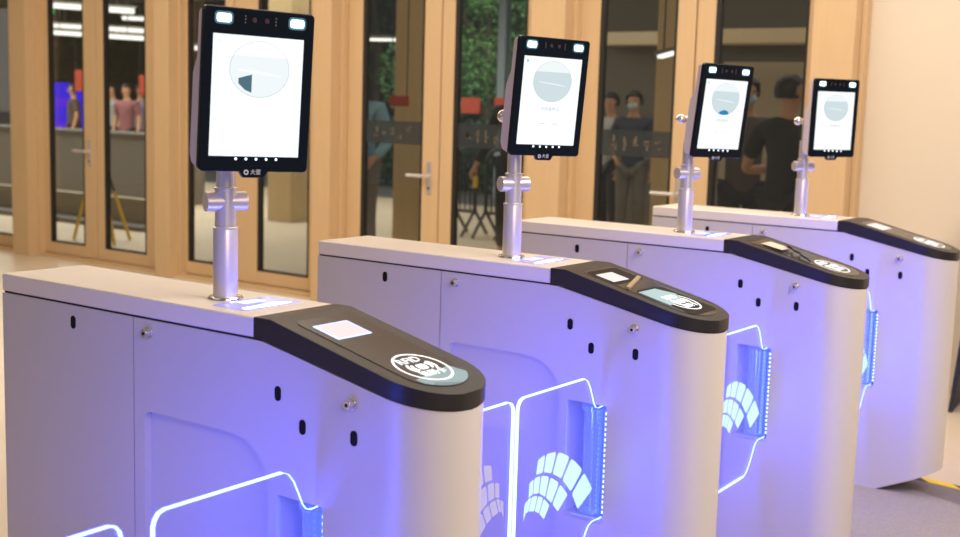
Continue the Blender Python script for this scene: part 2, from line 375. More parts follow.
def make_turnstile(label):
    r = empty('turnstile', (0, 0, 0), 0, label, 'turnstile', 'turnstiles in a row')
    def seg(name, xa, xb):
        return obj(name, loft(stations(xa, xb), lambda x: zseam(x)-G, zb), BODY, r, angle=28)
    seg('rear_cabinet', 0, .4652-G)
    mid = seg('front_cabinet', .4652+G, X1)
    def cutters(bm):
        for y0, y1 in ((-.02, .098), (W-.098, W+.02)):
            prism(bm, rrect(SLX0, SLX1, SLZ0, SLZ1, .006), lambda p, t: (p[0], t, p[1]), y0, y1)
        for y0, y1 in ((-.02, .018), (W-.018, W+.02)):
            prism(bm, rrect(.498, .862, .22, .815, .02, 8, (.10, .02, .02, .02)), lambda p, t: (p[0], t, p[1]), y0, y1)
    cut(mid, cutters)
    seg('nose_shell', X1+.0001, L)
    # dark joint under the cover and between the cabinets
    bm = loft(stations(.004, L-.004), lambda x: zseam(x)+.0025, lambda x: zseam(x)-.004, lambda x: max(halfw(x)-.004, .001))
    obj('joint', bm, SEAM, r)
    obj('joint', B(.4652-.003, .4652+.003, .004, W-.004, .02, 1.0), SEAM, r, smooth=False)
    # cover
    obj('top_cover', B(0, .8225, -.001, W+.001, 1.0125, 1.053), TOPM, r, bevel=.005, seg=3)
    # black nose cap: flat start then a slope
    def ct(x):
        z = 1.0535-.24*max(0, x-.868)
        return z
    xs = [.8232, .835, .845]+stations(.868, L+.002, 12)
    hwc = lambda x: halfw(x-.002)+.002
    cap = obj('nose_cap', loft(xs, ct, lambda x: zseam(x)+.0018, hwc), CAPM, r, bevel=.012, seg=5)
    # glossy reader panel, inset outline with a round end
    bm = bmesh.new(); out = []
    x0, xr, yr = .895, 1.168, .078
    out = [(x0, W/2-yr+.01), (x0+.012, W/2-yr)]
    out += [(xr+yr*.82*cos(a), W/2+yr*sin(a)) for a in [radians(-90+i*9) for i in range(21)]]
    out += [(x0+.012, W/2+yr), (x0, W/2+yr-.01)]
    sl = lambda p, t: (p[0], p[1], ct(p[0])+t)
    prism(bm, out, sl, -.004, .0012); obj('reader_panel', bm, GLOSS, r, smooth=False)
    # small slotted sensors, locks
    SN = ((.263, .972, 1), (.888, .914, 1), (.953, .860, 1), (1.081, .862, 1))
    for (x, z, _) in SN:
        for y, s in ((0, 1), (W, -1)):
            bm = bmesh.new(); prism(bm, rrect(x-.0080, x+.0080, z-.0145, z+.0145, .0079, 6), lambda p, t: (p[0], t, p[1]), y-.0012*s, y+.003*s)
            obj('sensor_window', bm, DARK, r, smooth=False)
    for (x, z) in ((.516, .982), (1.075, .925)):
        for y, s in ((0, 1), (W, -1)):
            bm = bmesh.new(); cyl(bm, (x, y+.002*s, z), (x, y-.004*s, z), .0125, n=24); cyl(bm, (x, y-.004*s, z), (x, y-.016*s, z), .010, .009, n=24)
            k = obj('lock', bm, CHROME, r, bevel=.001)
            bm = bmesh.new(); cyl(bm, (x, y-.0155*s, z), (x, y-.0164*s, z), .0036, n=18); obj('keyway', bm, DARK, k)
    # hinge tubes, led columns in the slots
    for y, s in ((0, 1), (W, -1)):
        bm = bmesh.new(); lathe(bm, [(.034, 0), (.034, .012), (.027, .014), (.027, .272), (.034, .274), (.034, .286)], (.942, y+.052*s, .416))
        obj('hinge_tube', bm, SHAFT, r)
        bm = bmesh.new(); rr = random.Random(3)
        for k in range(20):
            z = .432+k*.0137; box(bm, 1.0005, 1.0045, y+.006*s-.001, y+.006*s+.001, z, z+.007)
        obj('led_strip', bm, LED, r, smooth=False)
        obj('led_backing', B(.9995, 1.0058, min(y+.008*s, y+.014*s), max(y+.008*s, y+.014*s), .42, .70), DARK, r, smooth=False)
        obj('slot_sill', B(.889, 1.004, min(y+.003*s, y+.096*s), max(y+.003*s, y+.096*s), .406, .414), ALU, r, smooth=False)
    for y, s, e in ((.02, -1, .8), (W-.02, 1, 2.6)):      # the blue leds' own light
        d = bpy.data.lights.new('slot_led_light', 'AREA'); d.shape = 'RECTANGLE'; d.size = .10; d.size_y = .28; d.energy = e; d.color = (.03, .07, 1.0); d.spread = radians(110)
        lo = bpy.data.objects.new('slot_led_light', d); link(lo, r); lo.location = (.945, y, .56); lo.rotation_euler = Vector((0, s, 0)).to_track_quat('-Z', 'Z').to_euler()
    make_wing(r, 0, -1, FAN); make_wing(r, W, 1, FAN2, .427)
    # status window on the cover
    f = lambda p, t: (p[0], p[1], 1.053+t)
    bm = bmesh.new(); prism(bm, rrect(.662, .765, .035, .195, .006), f, -.001, .0008); sg = obj('status_window', bm, SIGNE, r, smooth=False)
    bm = bmesh.new(); prism(bm, [(.738, .048), (.754, .048), (.750, .175), (.728, .15)], f, .0009, .0016); obj('status_bar', bm, SIGN2, sg, smooth=False)
    bm = bmesh.new(); prism(bm, rrect(.672, .705, .09, .15, .004), f, .0009, .0014); obj('status_icon', bm, SIGN, sg, smooth=False)
    return r, sl
def logo(r, sl, cx=1.15, cy=.108, R=.058, sy=1.0):
    bm = bmesh.new(); n = 40
    def ringp(R0, R1, t0, t1):
        a = [[(cx+q*cos(2*pi*i/n), cy+q*sy*sin(2*pi*i/n)) for i in range(n)] for q in (R0, R1)]
        v = [[bm.verts.new(sl(p, t)) for p in a[k]] for k, t in ((0, t1), (1, t1))]
        for i in range(n): bm.faces.new((v[0][i], v[0][(i+1) % n], v[1][(i+1) % n], v[1][i]))
    ringp(R-.005, R, 0, .0020)
    ring = obj('card_symbol', bm, WHITE, r, smooth=False)
    # writing runs across the nose (towards +y), rows stack along the slope
    ax, ay = Vector((0, 1, 0)), Vector((-1, 0, .24)).normalized(); az = ax.cross(ay)
    def M(x, y):
        o = Vector(sl((x, y), .0022)); return Matrix(((ax.x, ay.x, az.x, o.x), (ax.y, ay.y, az.y, o.y), (ax.z, ay.z, az.z, o.z), (0, 0, 0, 1)))
    text_mesh('card_lettering', 'RFID', .030, M(cx-.030, cy-.005), WHITE, ring)
    text_mesh('card_lettering', '请刷卡', .023, M(cx+.026, cy), WHITE, ring)
    bm = bmesh.new()
    prism(bm, rrect(cx-.011, cx+.009, cy-.012, cy+.012, .006), sl, .0019, .0023)
    for s in (-1, 1):
        for q in (.020, .030):
            pts = [(cx-.001+q*.75*sin(a), cy+s*q*cos(a)) for a in [radians(-38+i*9.5) for i in range(9)]]
            pts += [(cx-.001+(q+.006)*.75*sin(a), cy+s*(q+.006)*cos(a)) for a in [radians(38-i*9.5) for i in range(9)]]
            prism(bm, pts, sl, .0019, .0023)
    obj('card_waves', bm, WHITE, ring, smooth=False)
def scanner(r, sl, lit=True, x0=.929, x1=.990, y0=.055, y1=.145):
    bm = bmesh.new(); prism(bm, rrect(x0-.003, x1+.003, y0-.003, y1+.003, .002), sl, .001, .0018)
    s = obj('scanner_window', bm, QRF if lit else QR, r, smooth=False)
    bm = bmesh.new(); prism(bm, rrect(x0, x1, y0, y1, .001), sl, .0018, .0024); obj('scanner_glass', bm, QR, s, smooth=False)

LABS = ['nearest turnstile, glowing square scanner and blue film beyond its card symbol',
        'second turnstile from the front, open reader tray with light blue card',
        'third turnstile, loose cream slip and dark wire in its scanner bay',
        'farthest turnstile, standing by the plain cream wall',
        'turnstile beyond the left edge, only its lit acrylic wing tip shows']
base, SL = make_turnstile(LABS[0])
T = [base]
for i in (1, 2, 3, -1):
    c = copy_tree(base); c.location = (0, i*PITCHY, 0); c['label'] = LABS[i] if i > 0 else LABS[4]; T.append(c)
T0 = T.pop()
for ch in list(T[3].children):      # last one's far slot light is left out to keep blue off the wall
    if ch.type == 'LIGHT' and ch.location.y > .1: bpy.data.objects.remove(ch)
for ch in T0.children:
    if ch.name.startswith('gate_wing') and ch.data.name != [q for q in base.children if q.name.startswith('gate_wing')][0].data.name: ch.location.y = -.045
# the nearest: scanner lit, film at the round end of its panel
scanner(T[0], SL); logo(T[0], SL)
def film(r, pts, m, t=.0014, name='blue_film'):
    bm = bmesh.new(); prism(bm, pts, SL, t-.0004, t+.0002); return obj(name, bm, m, r, smooth=False)
arc = lambda a0, a1, n=10, k=1.0: [(1.168+.062*k*cos(a), W/2+.076*k*sin(a)) for a in [radians(a0+(a1-a0)*i/n) for i in range(n+1)]]
film(T[0], [(1.185, .045)]+arc(-58, 62)+[(1.165, .165)], LBLUE)
film(T[0], [(1.208, .072)]+arc(-42, 12), LBLUE2, .0018, 'grey_blue_film')
# second: sunk scanner bay, bright divider bar and light blue card under the symbol
bm = bmesh.new(); prism(bm, rrect(.905, .995, .040, .185, .006), SL, .0011, .0016); obj('scanner_bay', bm, DARK, T[1], smooth=False)
scanner(T[1], SL, False, .930, .978, .055, .130)
bm = bmesh.new(); prism(bm, [(1.024, .040), (1.034, .040), (.990, .178), (.980, .178)], SL, .001, .007)
obj('divider_bar', bm, mat('brass_edge', (.55, .42, .28), .35, .6), T[1], smooth=False)
bm = bmesh.new(); prism(bm, rrect(1.045, 1.215, .045, .18, .02), SL, .0011, .0015); obj('tray_liner', bm, DARK, T[1], smooth=False)
film(T[1], [(1.055, .048), (1.148, .045), (1.140, .105), (1.15, .125), (1.10, .165), (1.055, .135)], mat('blue_card', (.30, .52, .62), .4), .0019, 'light_blue_card')
logo(T[1], SL, 1.142, .115, .052, 1.0)
# third: bay with a slip and a wire
bm = bmesh.new(); prism(bm, rrect(.905, 1.02, .040, .185, .006), SL, .0011, .0016); bay = obj('scanner_bay', bm, GLOSS, T[2], smooth=False)
logo(T[2], SL, 1.15, .108, .056)
# fourth: flat bright scanner
scanner(T[3], SL, False, .925, .985, .045, .150); logo(T[3], SL)
logo(T0, SL); scanner(T0, SL)

# loose things on the third one
PAPER = mat('cream_paper', (.72, .66, .55), .6)
bm = bmesh.new()
prism(bm, [(.925, .060), (1.000, .055), (1.000, .13), (.925, .14)], lambda p, t: (p[0], p[1], 1.0535-.24*(p[0]-.868)+.004+.05*(p[0]-.925)+t), .0, .0012)
tag(obj('paper_slip', bm, PAPER, smooth=False), 'small cream slip lying in the third turnstile scanner bay', 'paper').location = (0, 2*PITCHY, 0)
cu = []
bm = bmesh.new()
pts = [(.985, .13), (1.00, .105), (1.01, .12), (1.03, .085), (1.045, .10), (1.06, .07), (1.085, .06), (1.10, .045)]
zz = [.014, .016, .010, .014, .009, .010, .008, .0065]
for k in range(len(pts)-1):
    a, b = pts[k], pts[k+1]; cyl(bm, SL(a, zz[k]), SL(b, zz[k+1]), .0035, n=10)
tag(obj('wire', bm, mat('dark_wire', (.02, .02, .05), .4)), 'short dark wire trailing across the third turnstile cap', 'cable').location = (0, 2*PITCHY, 0)

# ------------------------------------------------------------------ face scanners on poles
PX, PY, ZT = .622, W/2, 1.053
DW, DH = .233, .312
def pframe(c, ya, ti, ro):
    n = Vector((sin(ya)*cos(ti), -cos(ya)*cos(ti), sin(ti))); a = Vector((cos(ya), sin(ya), 0)); b = n.cross(a)
    a2 = a*cos(ro)+b*sin(ro); b2 = b*cos(ro)-a*sin(ro)
    return Matrix(((a2.x, b2.x, n.x, c[0]), (a2.y, b2.y, n.y, c[1]), (a2.z, b2.z, n.z, c[2]), (0, 0, 0, 1)))
def make_scanner(label, i, c, ya, ti, ro, view, pose):
    r = empty('face_scanner', (PX, i*PITCHY+PY, ZT), 0, label, 'face recognition terminal', 'face scanners on poles')
    off = Vector((PX, i*PITCHY+PY, ZT))
    # pole
    bm = bmesh.new(); lathe(bm, [(.037, 0), (.037, .003), (.035, .006), (.026, .008)]); obj('flange', bm, CHROME, r)
    bm = bmesh.new(); lathe(bm, [(.0255, .008), (.0255, .143), (.0245, .146)]); obj('pole', bm, POLEM, r, angle=50)
    bm = bmesh.new(); lathe(bm, [(.0265, .146), (.0265, .149), (.022, .151), (.022, .226), (.0245, .227), (.0245, .231), (.020, .233)]); obj('collar', bm, ALU, r, angle=30)
    a = Vector((cos(ya-.12), sin(ya-.12), 0)); z = Vector((0, 0, .202))
    bm = bmesh.new(); cyl(bm, z-a*.043, z+a*.043, .0205); obj('clamp_knuckle', bm, ALU, r, bevel=.0015, angle=30)
    M = pframe(Vector(c)-off, ya, ti, ro)
    tgt = M @ Vector((0, -.03, -.052))
    bm = bmesh.new(); cyl(bm, (0, 0, .22), (0, 0, .305), .0195, .0190); cyl(bm, (0, 0, .305), (0, 0, .385), .0125)
    obj('upper_pole', bm, ALU, r, angle=30)
    k0 = Vector((0, 0, .385)); bm = bmesh.new(); ball(bm, k0-a*.038, .0175); cyl(bm, k0-a*.038, k0+a*.03, .012); obj('tilt_knob', bm, CHROME, r)
    bm = bmesh.new(); cyl(bm, k0, M @ Vector((0, (k0.z-M.translation.z), -.042)), .012); obj('bracket', bm, ALU, r)
    def P(name, bm, m, parent=r, bevel=0, seg=2, sm=True):
        bmesh.ops.transform(bm, matrix=M, verts=bm.verts); return obj(name, bm, m, parent, bevel=bevel, seg=seg, smooth=sm, angle=35)
    xy = lambda p, t: (p[0], p[1], t)
    # black glass front with a chin tab
    o = rrect(-DW/2, DW/2, -DH/2, DH/2, .010); k = next(q for q in range(len(o)) if q >= 21)
    o = o[:21]+[(-.030, -DH/2), (-.022, -DH/2-.012), (.022, -DH/2-.012), (.030, -DH/2)]+o[21:]
    bm = bmesh.new(); prism(bm, o, xy, -.012, 0); front = P('bezel', bm, BEZ, bevel=.002)
    # casing: a side profile with a step, swept across the width
    prof = [(-.008, DH/2-.004), (-.026, DH/2-.008), (-.030, DH/2-.014), (-.032, .060), (-.048, .030), (-.050, -DH/2+.03), (-.040, -DH/2+.012), (-.012, -DH/2+.004), (-.008, -DH/2+.004)]
    bm = bmesh.new(); prism(bm, prof, lambda p, t: (t, p[1], p[0]), -DW/2+.002, DW/2-.002); P('casing', bm, CASE, bevel=.005, seg=3)
    sx0, sx1, sy0, sy1 = -DW/2+.020, DW/2-.0225, -DH/2+.030, DH/2-.051
    bm = bmesh.new(); prism(bm, rrect(sx0, sx1, sy0, sy1, .001), xy, -.001, .0006); s = P('screen', bm, SCR, front, sm=False)
    # view circle
    cc, R = (.002, sy1-.063), .053; EL = 1.18      # the round view is a little wider than tall
    circ = lambda R, a0=0, a1=360, n=48: [(cc[0]+EL*R*cos(radians(a0+(a1-a0)*q/n)), cc[1]+R*sin(radians(a0+(a1-a0)*q/n))) for q in range(n if a1-a0 == 360 else n+1)]
    bm = bmesh.new(); prism(bm, circ(R+.0008), xy, .0007, .0008); P('view_ring', bm, RING, s, sm=False)
    bm = bmesh.new(); prism(bm, circ(R), xy, .0008, .0010); v = P('camera_view', bm, CAMV if view else CAMV2, s, sm=False)
    bm = bmesh.new(); prism(bm, circ(R, 28, 152), xy, .0010, .0012)
    prism(bm, [(cc[0]-.045, cc[1]-.001), (cc[0]+.02, cc[1]-.006), (cc[0]+.047, cc[1]-.011), (cc[0]+.047, cc[1]-.012), (cc[0]-.045, cc[1]-.003)], xy, .0010, .0012)
    P('view_ceiling', bm, CAMV2 if view else SCR, v, sm=False)
    if view == 0:
        bm = bmesh.new(); prism(bm, [(cc[0]-.044, cc[1]-.018), (cc[0]-.016, cc[1]-.010), (cc[0]-.016, cc[1]-.045), (cc[0]-.030, cc[1]-.040), (cc[0]-.044, cc[1]-.028)], xy, .0012, .0014); P('view_figure', bm, CAMD, v, sm=False)
    if view == 2:
        bm = bmesh.new(); prism(bm, circ(R, 245, 292, 10)+[(cc[0]+.016, cc[1]-.040), (cc[0], cc[1]-.036), (cc[0]-.016, cc[1]-.041)], xy, .0012, .0014); P('view_figure', bm, CAMB, v, sm=False)
    if view: text_mesh('screen_caption', '识别身份证', .0125, M @ Matrix.Translation((cc[0], cc[1]-R-.020, .0008)), TXT, s, .0001)
    bm = bmesh.new(); prism(bm, rrect(sx0+.008, sx0+.015, sy1-.016, sy1-.009, .002), xy, .0007, .0009); P('screen_icon', bm, TEAL if view else CAMV2, s, sm=False)
    if view:
        bm = bmesh.new()
        for xx in (-.028, .014):
            box(bm, xx, xx+.018, cc[1]-R-.060, cc[1]-R-.0575, .0006, .0008)
        P('screen_text_line', bm, CAMV, s, sm=False)
    # lamps, lenses, dots, name mark
    for xx in (-.076, .078):
        bm = bmesh.new(); prism(bm, rrect(xx-.019, xx+.019, DH/2-.033, DH/2-.009, .008), xy, 0, .0004); h = P('lamp_lens', bm, HALO, front, sm=False)
        bm = bmesh.new(); prism(bm, rrect(xx-.0145, xx+.0145, DH/2-.029, DH/2-.013, .005), xy, .0004, .001); P('fill_lamp', bm, LAMP, h, sm=False)
    for xx in (-.013, .013):
        bm = bmesh.new(); cyl(bm, (xx, DH/2-.021, 0), (xx, DH/2-.021, .0008), .005, n=20); P('camera_lens', bm, LENS, front)
    bm = bmesh.new()
    for xx in (-.032, .032):
        for dy in (-.006, 0, .006): cyl(bm, (xx, DH/2-.021+dy, 0), (xx, DH/2-.021+dy, .0007), .0016, n=10)
    P('sensor_dots', bm, DOT, front)
    bm = bmesh.new()
    for k in range(5): cyl(bm, (-.040+k*.0215, sy0-.005, 0), (-.040+k*.0215, sy0-.005, .0009), .0021, n=14)
    P('indicator_lights', bm, LAMP, front)
    bm = bmesh.new(); n = 24
    ri = [[bm.verts.new((-.017+q*cos(2*pi*t/n), -DH/2-.001+q*sin(2*pi*t/n), .0006)) for t in range(n)] for q in (.0028, .0052)]
    for t in range(n): bm.faces.new((ri[0][t], ri[0][(t+1) % n], ri[1][(t+1) % n], ri[1][t]))
    P('maker_mark', bm, GREY, front, sm=False)
    text_mesh('maker_lettering', '大壹', .0115, M @ Matrix.Translation((.003, -DH/2-.001, .0006)), GREY, front, .0001)
    return r
make_scanner('largest and nearest face scanner, dark corner in its white screen circle', 0, (.761, .066, 1.480), 1.255, -.050, -.021, 0, 0)
make_scanner('face scanner on the second pole, plain grey circle above faint caption', 1, (.731, 1.158, 1.491), 1.219, -.083, -.020, 1, 0)
make_scanner('face scanner with bright blue crescent at the bottom of its circle', 2, (.733, 2.228, 1.467), 1.216, -.109, -.019, 2, 0)
make_scanner('smallest face scanner, on the farthest pole beside the cream wall', 3, (.741, 3.256, 1.453), 1.088, -.023, -.001, 1, 0)

# ------------------------------------------------------------------ floor marks, board at the right
bm = bmesh.new()
HT = bmesh.new()
A, Bv = Vector((.95, 3.415, 0)), Vector((2.4, 3.22, 0)); d = (Bv-A).normalized(); nrm = Vector((-d.y, d.x, 0))*.045
prism(HT, [tuple(A), tuple(Bv), tuple(Bv+nrm), tuple(A+nrm)], lambda p, t: (p[0], p[1], t), .0, .0045)
def hazard():
    m = mat('hazard_stripes', (.8, .6, .03), .5); nt = m.node_tree; b = nt.nodes['Principled BSDF']
    wv = nt.nodes.new('ShaderNodeTexWave'); wv.inputs['Scale'].default_value = 2.6; wv.bands_direction = 'DIAGONAL'; wv.inputs['Phase Offset'].default_value = 2.2
    cr = nt.nodes.new('ShaderNodeValToRGB'); cr.color_ramp.interpolation = 'CONSTANT'; cr.color_ramp.elements[0].color = (.02, .02, .02, 1); cr.color_ramp.elements[1].position = .5; cr.color_ramp.elements[1].color = (.85, .62, .03, 1)
    nt.links.new(nt.nodes['Mapping'].outputs[0], wv.inputs[0]); nt.links.new(wv.outputs[0], cr.inputs[0]); nt.links.new(cr.outputs[0], b.inputs['Base Color']); return m
tag(obj('hazard_tape', HT, hazard(), smooth=False), 'yellow and black striped tape on the floor by the farthest turnstile', 'floor tape')
bm = bmesh.new()
r = empty('folding_board', (.985, 4.85, 0), radians(6), 'dark navy folding board standing at the right edge by the wall', 'sign board')
for s in (-1, 1):
    bm = bmesh.new(); prism(bm, [(s*.105, 0), (s*.085, 0), (s*.006, 1.0), (s*.026, 1.0)], lambda p, t: (p[0], t, p[1]), -.15, .15); obj('board_panel', bm, NAVY, r, smooth=False, bevel=.003)
bm = bmesh.new(); cyl(bm, (0, -.15, .99), (0, .15, .99), .016, n=14); obj('hinge', bm, BLACK, r)

# ------------------------------------------------------------------ outside things, some standing in for reflections in the glass
def camray(px, py):
    return fwd + r2*((px-480)/FPX) - u2*((py-268.5)/FPX)
def at(px, py, Y):      # where the sight line to a photo point meets depth Y
    d = camray(px, py); t = (Y-CY)/d.y; return Vector((CX, CY, CZ))+d*t

def leaves(bm, c, R, n, size, rnd, squash=1.0):
    for _ in range(n):
        while True:
            v = Vector((rnd.uniform(-1, 1), rnd.uniform(-1, 1), rnd.uniform(-1, 1)))
            if .25 < v.length < 1: break
        p = Vector(c)+Vector((v.x*R, v.y*R, v.z*R*squash))
        a = Vector((rnd.gauss(0, 1), rnd.gauss(0, 1), rnd.gauss(0, 1))).normalized()*size; b = a.orthogonal().normalized()*size*.5
        vs = [bm.verts.new(p+q) for q in (-a, b, a, -b)]; bm.faces.new(vs)
def tree(label, x, y, h, R, n, m, seed, size=.055):
    rnd = random.Random(seed); r = empty('tree', (x, y, -.01), 0, label, 'tree', 'trees beyond the canopy')
    bm = bmesh.new(); cyl(bm, (0, 0, 0), (.1, 0, h*.5), .14, .09, 14)
    for k in range(6):
        a = k*1.05; cyl(bm, (.1, 0, h*(.35+.03*k)), (.1+R*.6*cos(a), R*.6*sin(a), h*(.6+.05*k)), .05, .015, 8)
    obj('trunk', bm, BARK, r)
    bm = bmesh.new()
    for k in range(9):
        a = k*2.4; q = R*.55*sqrt(k/9)
        leaves(bm, (q*cos(a), q*sin(a), h*.62+rnd.uniform(-.28, .32)*h), R*.55, n//9, size, rnd, .8)
    obj('crown', bm, m, r, smooth=False)
p = at(485, 60, 19); tree('bright green tree seen behind the pane left of second face scanner', p.x, 19, 5.2, 2.2, 14000, LEAF, 1)
p = at(375, 60, 21); tree('dim green tree behind the door pane with the silver lever', p.x, 21, 5.6, 2.2, 5000, LEAFD, 2)
p = at(285, 60, 24); tree('dark tree behind the pane right of nearest pole', p.x, 24, 5.6, 2.6, 5000, LEAFD, 3)
p = at(125, 60, 26); tree('very dark tree behind the leftmost door pair', p.x, 26, 5.4, 3.0, 5000, LEAFD, 4)

# hedge: a run of foliage nobody could count
bm = bmesh.new(); rnd = random.Random(9)
pa, pb = at(360, 150, 15.4), at(545, 160, 15.4)
for k in range(14): leaves(bm, (pa.x+(pb.x-pa.x)*k/13, 15.4+.1*sin(k), .60), .60, 420, .07, rnd)
tag(obj('hedge', bm, LEAFD, smooth=False), 'green hedge running behind the crowd barriers', 'hedge', kind='stuff')

# outer columns of the canopy
def column(label, x0, x1, y, m, n):
    return tag(obj('column', B(x0, x1, y, y+(x1-x0)*.9, 0, 3.3), m, smooth=False, bevel=.01), label, 'column', 'outer columns')
TAN = mat('tan_column', (.66, .50, .28), .6, noise=(.58, .44, .25), nscale=4, stretch=(6, 6, .4)); BLUEC = mat('pale_blue_column', (.32, .42, .52), .6)
WH = mat('beige_partition', (.44, .37, .27), .7); PUR = emit('display_purple', (.12, .02, .9), .8)
p, q = at(395, 60, 7.3), at(425, 60, 7.3); column('tan column directly behind the door pane with silver lever', p.x, q.x, 7.3, TAN, 0)
p, q = at(656, 60, 7.0), at(684, 60, 7.0); column('tan column behind right part of the pane with standing masked person', p.x, q.x, 7.0, TAN, 0)
p, q = at(497, 60, 14.5), at(505, 60, 14.5); column('thin pale blue column in front of the bright green tree', p.x, q.x, 14.5, BLUEC, 0)
p, q = at(268, 60, 9.0), at(292, 60, 9.0); column('tan upright standing in for door frames reflected in the pane right of the nearest pole', p.x, q.x, 9.0, TAN, 0)  # stands in for the wooden door frames mirrored in this pane

# far partitions / buildings that close the view
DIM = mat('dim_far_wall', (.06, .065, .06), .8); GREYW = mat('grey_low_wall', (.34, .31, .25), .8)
p, q = at(20, 100, 20), at(330, 100, 20)
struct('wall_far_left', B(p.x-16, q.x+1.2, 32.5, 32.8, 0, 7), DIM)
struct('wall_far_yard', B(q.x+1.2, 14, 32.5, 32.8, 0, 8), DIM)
p, q = at(592, 60, 11.5), at(704, 60, 11.5)
struct('wall_outer', B(p.x, 6, 11.5, 11.7, 0, 3.3), mat('dark_brown_wall', (.13, .115, .09), .7))
bm = bmesh.new(); a = at(596, 45, 11.3); b = at(700, 27, 11.3); box(bm, a.x, 5.5, 11.2, 11.48, a.z, b.z-.05)
tag(obj('trim_lintel', bm, mat('cream_lintel', (.82, .70, .50), .6), smooth=False), kind='structure')
p, q = at(724, 60, 8.6), at(880, 60, 8.6)
struct('wall_partition', B(p.x, q.x+1.0, 8.6, 8.7, 0, at(770, 62, 8.6).z), WH)
bm = bmesh.new(); a = at(722, 43, 8.2); b = at(812, 28, 8.2); box(bm, a.x-.2, b.x+.8, 8.15, 8.3, a.z, b.z)
tag(obj('trim_soffit', bm, mat('cream_soffit', (.82, .68, .46), .6), smooth=False), kind='structure')
p, q = at(0, 190, 7.3), at(163, 190, 7.3)
struct('wall_low', B(p.x-.6, q.x, 7.3, 7.45, .0, .31), GREYW)
bm = B(p.x-.6, q.x, 7.0, 7.298, 0, .05); tag(obj('kerb', bm, PAVED, smooth=False), kind='structure', label='dark kerb')

r = empty('counter', (at(70, 170, 9.4).x, 9.4, 0), 0, 'long grey counter added for the dim band in front of the visitors behind the leftmost doors', 'counter')  # added to cover bright floor where the view should be dim
obj('front', B(-3.2, 2.3, 0, .5, 0, .90), mat('grey_counter', (.16, .15, .135), .7), r, smooth=False); obj('worktop', B(-3.25, 2.35, -.04, .54, .90, .94), mat('dark_worktop', (.10, .095, .09), .5), r, smooth=False, bevel=.008)
p = at(48, 11, 8.0); r = empty('exit_light', (p.x, p.y, p.z), 0, 'small round green light below the topmost strip light', 'light')
bm = bmesh.new(); cyl(bm, (0, 0, 0), (0, .06, 0), .045, n=24); obj('lens', bm, emit('green_lamp', (.02, .7, .15), 1.0), r); bm = bmesh.new(); cyl(bm, (0, .03, .04), (0, .03, 3.3-p.z), .006, n=8); obj('hanger', bm, BLACK, r)

# ceiling strip lights under the canopy (stand-ins for reflections, left panes) and single fittings
def tube(px0, py0, px1, py1, Y, label, t=.05, g='strip lights under the canopy'):
    a, b = at(px0, py0, Y), at(px1, py1, Y); r = empty('strip_light', (a.x, a.y, a.z), 0, label, 'ceiling light', g); L_ = (b-a)
    bm = bmesh.new(); z0 = L_.z
    prism(bm, [(0, -t/2), (L_.x, L_.z-t/2), (L_.x, L_.z+t/2), (0, t/2)], lambda p, q: (p[0], q, p[1]), -.04, .04); obj('diffuser', bm, TUBE, r, smooth=False)
    bm = bmesh.new(); prism(bm, [(-.03, t/2), (L_.x+.03, L_.z+t/2), (L_.x+.03, L_.z+t/2+.03), (-.03, t/2+.03)], lambda p, q: (p[0], q, p[1]), -.05, .05); obj('fitting', bm, CONC, r, smooth=False)
    for k in (.15, .85):
        o = L_*k; bm = bmesh.new(); cyl(bm, (o.x, 0, o.z+t/2+.02), (o.x, 0, 3.3-a.z), .006, n=8); obj('hanger', bm, BLACK, r)
    return r
tube(40, 4.5, 132, 11, 9.0, 'long strip light, topmost seen through the leftmost doors', .07)
tube(52, 25.5, 142, 31, 11.0, 'strip light, upper of the close pair behind leftmost doors', .06)
tube(46, 32, 143, 38.5, 10.0, 'strip light, lower of the close pair behind leftmost doors', .06)
tube(124, 18, 160, 20, 12.4, 'short strip light behind the right leaf of the leftmost doors', .06)
tube(186, 47, 206, 49, 10.0, 'strip light behind the pane left of nearest face scanner', .05)
tube(369, 39.5, 397, 40, 9.0, 'dim strip light left of tan column behind the silver lever door', .025)
tube(660, 57, 684, 50, 6.6, 'slanting strip light in front of the column behind third scanner', .02)

# blue display, red banners, lights, crowd barriers, tripod
p, q = at(50, 137, 13.2), at(76, 83, 13.2)
r = empty('display_screen', (p.x, 13.2, 0), 0, 'bright blue and violet display behind the left pane of leftmost doors', 'screen')
bm = B(0, q.x-p.x+.15, 0, .05, p.z, q.z); obj('picture', bm, emit('display_blue', (.05, .02, .95), .75), r, smooth=False)
bm = bmesh.new(); box(bm, .02, (q.x-p.x)*.75, -.012, -.004, p.z+(q.z-p.z)*.58, p.z+(q.z-p.z)*.72); box(bm, .1, (q.x-p.x)*.9, -.012, -.004, p.z+(q.z-p.z)*.15, p.z+(q.z-p.z)*.3); obj('violet_stripe', bm, PUR, r, smooth=False)
bm = B(.2, .3, .02, .1, 0, p.z); box(bm, .0, .5, -.15, .25, 0, .03); obj('stand', bm, BLACK, r, smooth=False)
def banner(px0, py0, px1, py1, Y, label):
    a, b = at(px0, py1, Y), at(px1, py0, Y); r = empty('red_banner', (a.x, Y, 0), 0, label, 'banner', 'red banners beyond the glass')
    obj('cloth', B(0, b.x-a.x, 0, .02, a.z, b.z), RED, r, smooth=False); bm = bmesh.new(); cyl(bm, (.02, .01, b.z-.01), (.02, .01, 3.3), .005, n=8); cyl(bm, (b.x-a.x-.02, .01, b.z-.01), (b.x-a.x-.02, .01, 3.3), .005, n=8); obj('cord', bm, BLACK, r)
banner(75, 70, 86, 91, 12.0, 'red banner behind the left leaf of leftmost doors')
banner(139, 75, 152, 95, 12.0, 'red banner behind the right leaf of leftmost doors')
banner(188, 78, 200, 96, 12.0, 'red banner partly hidden by the nearest face scanner')
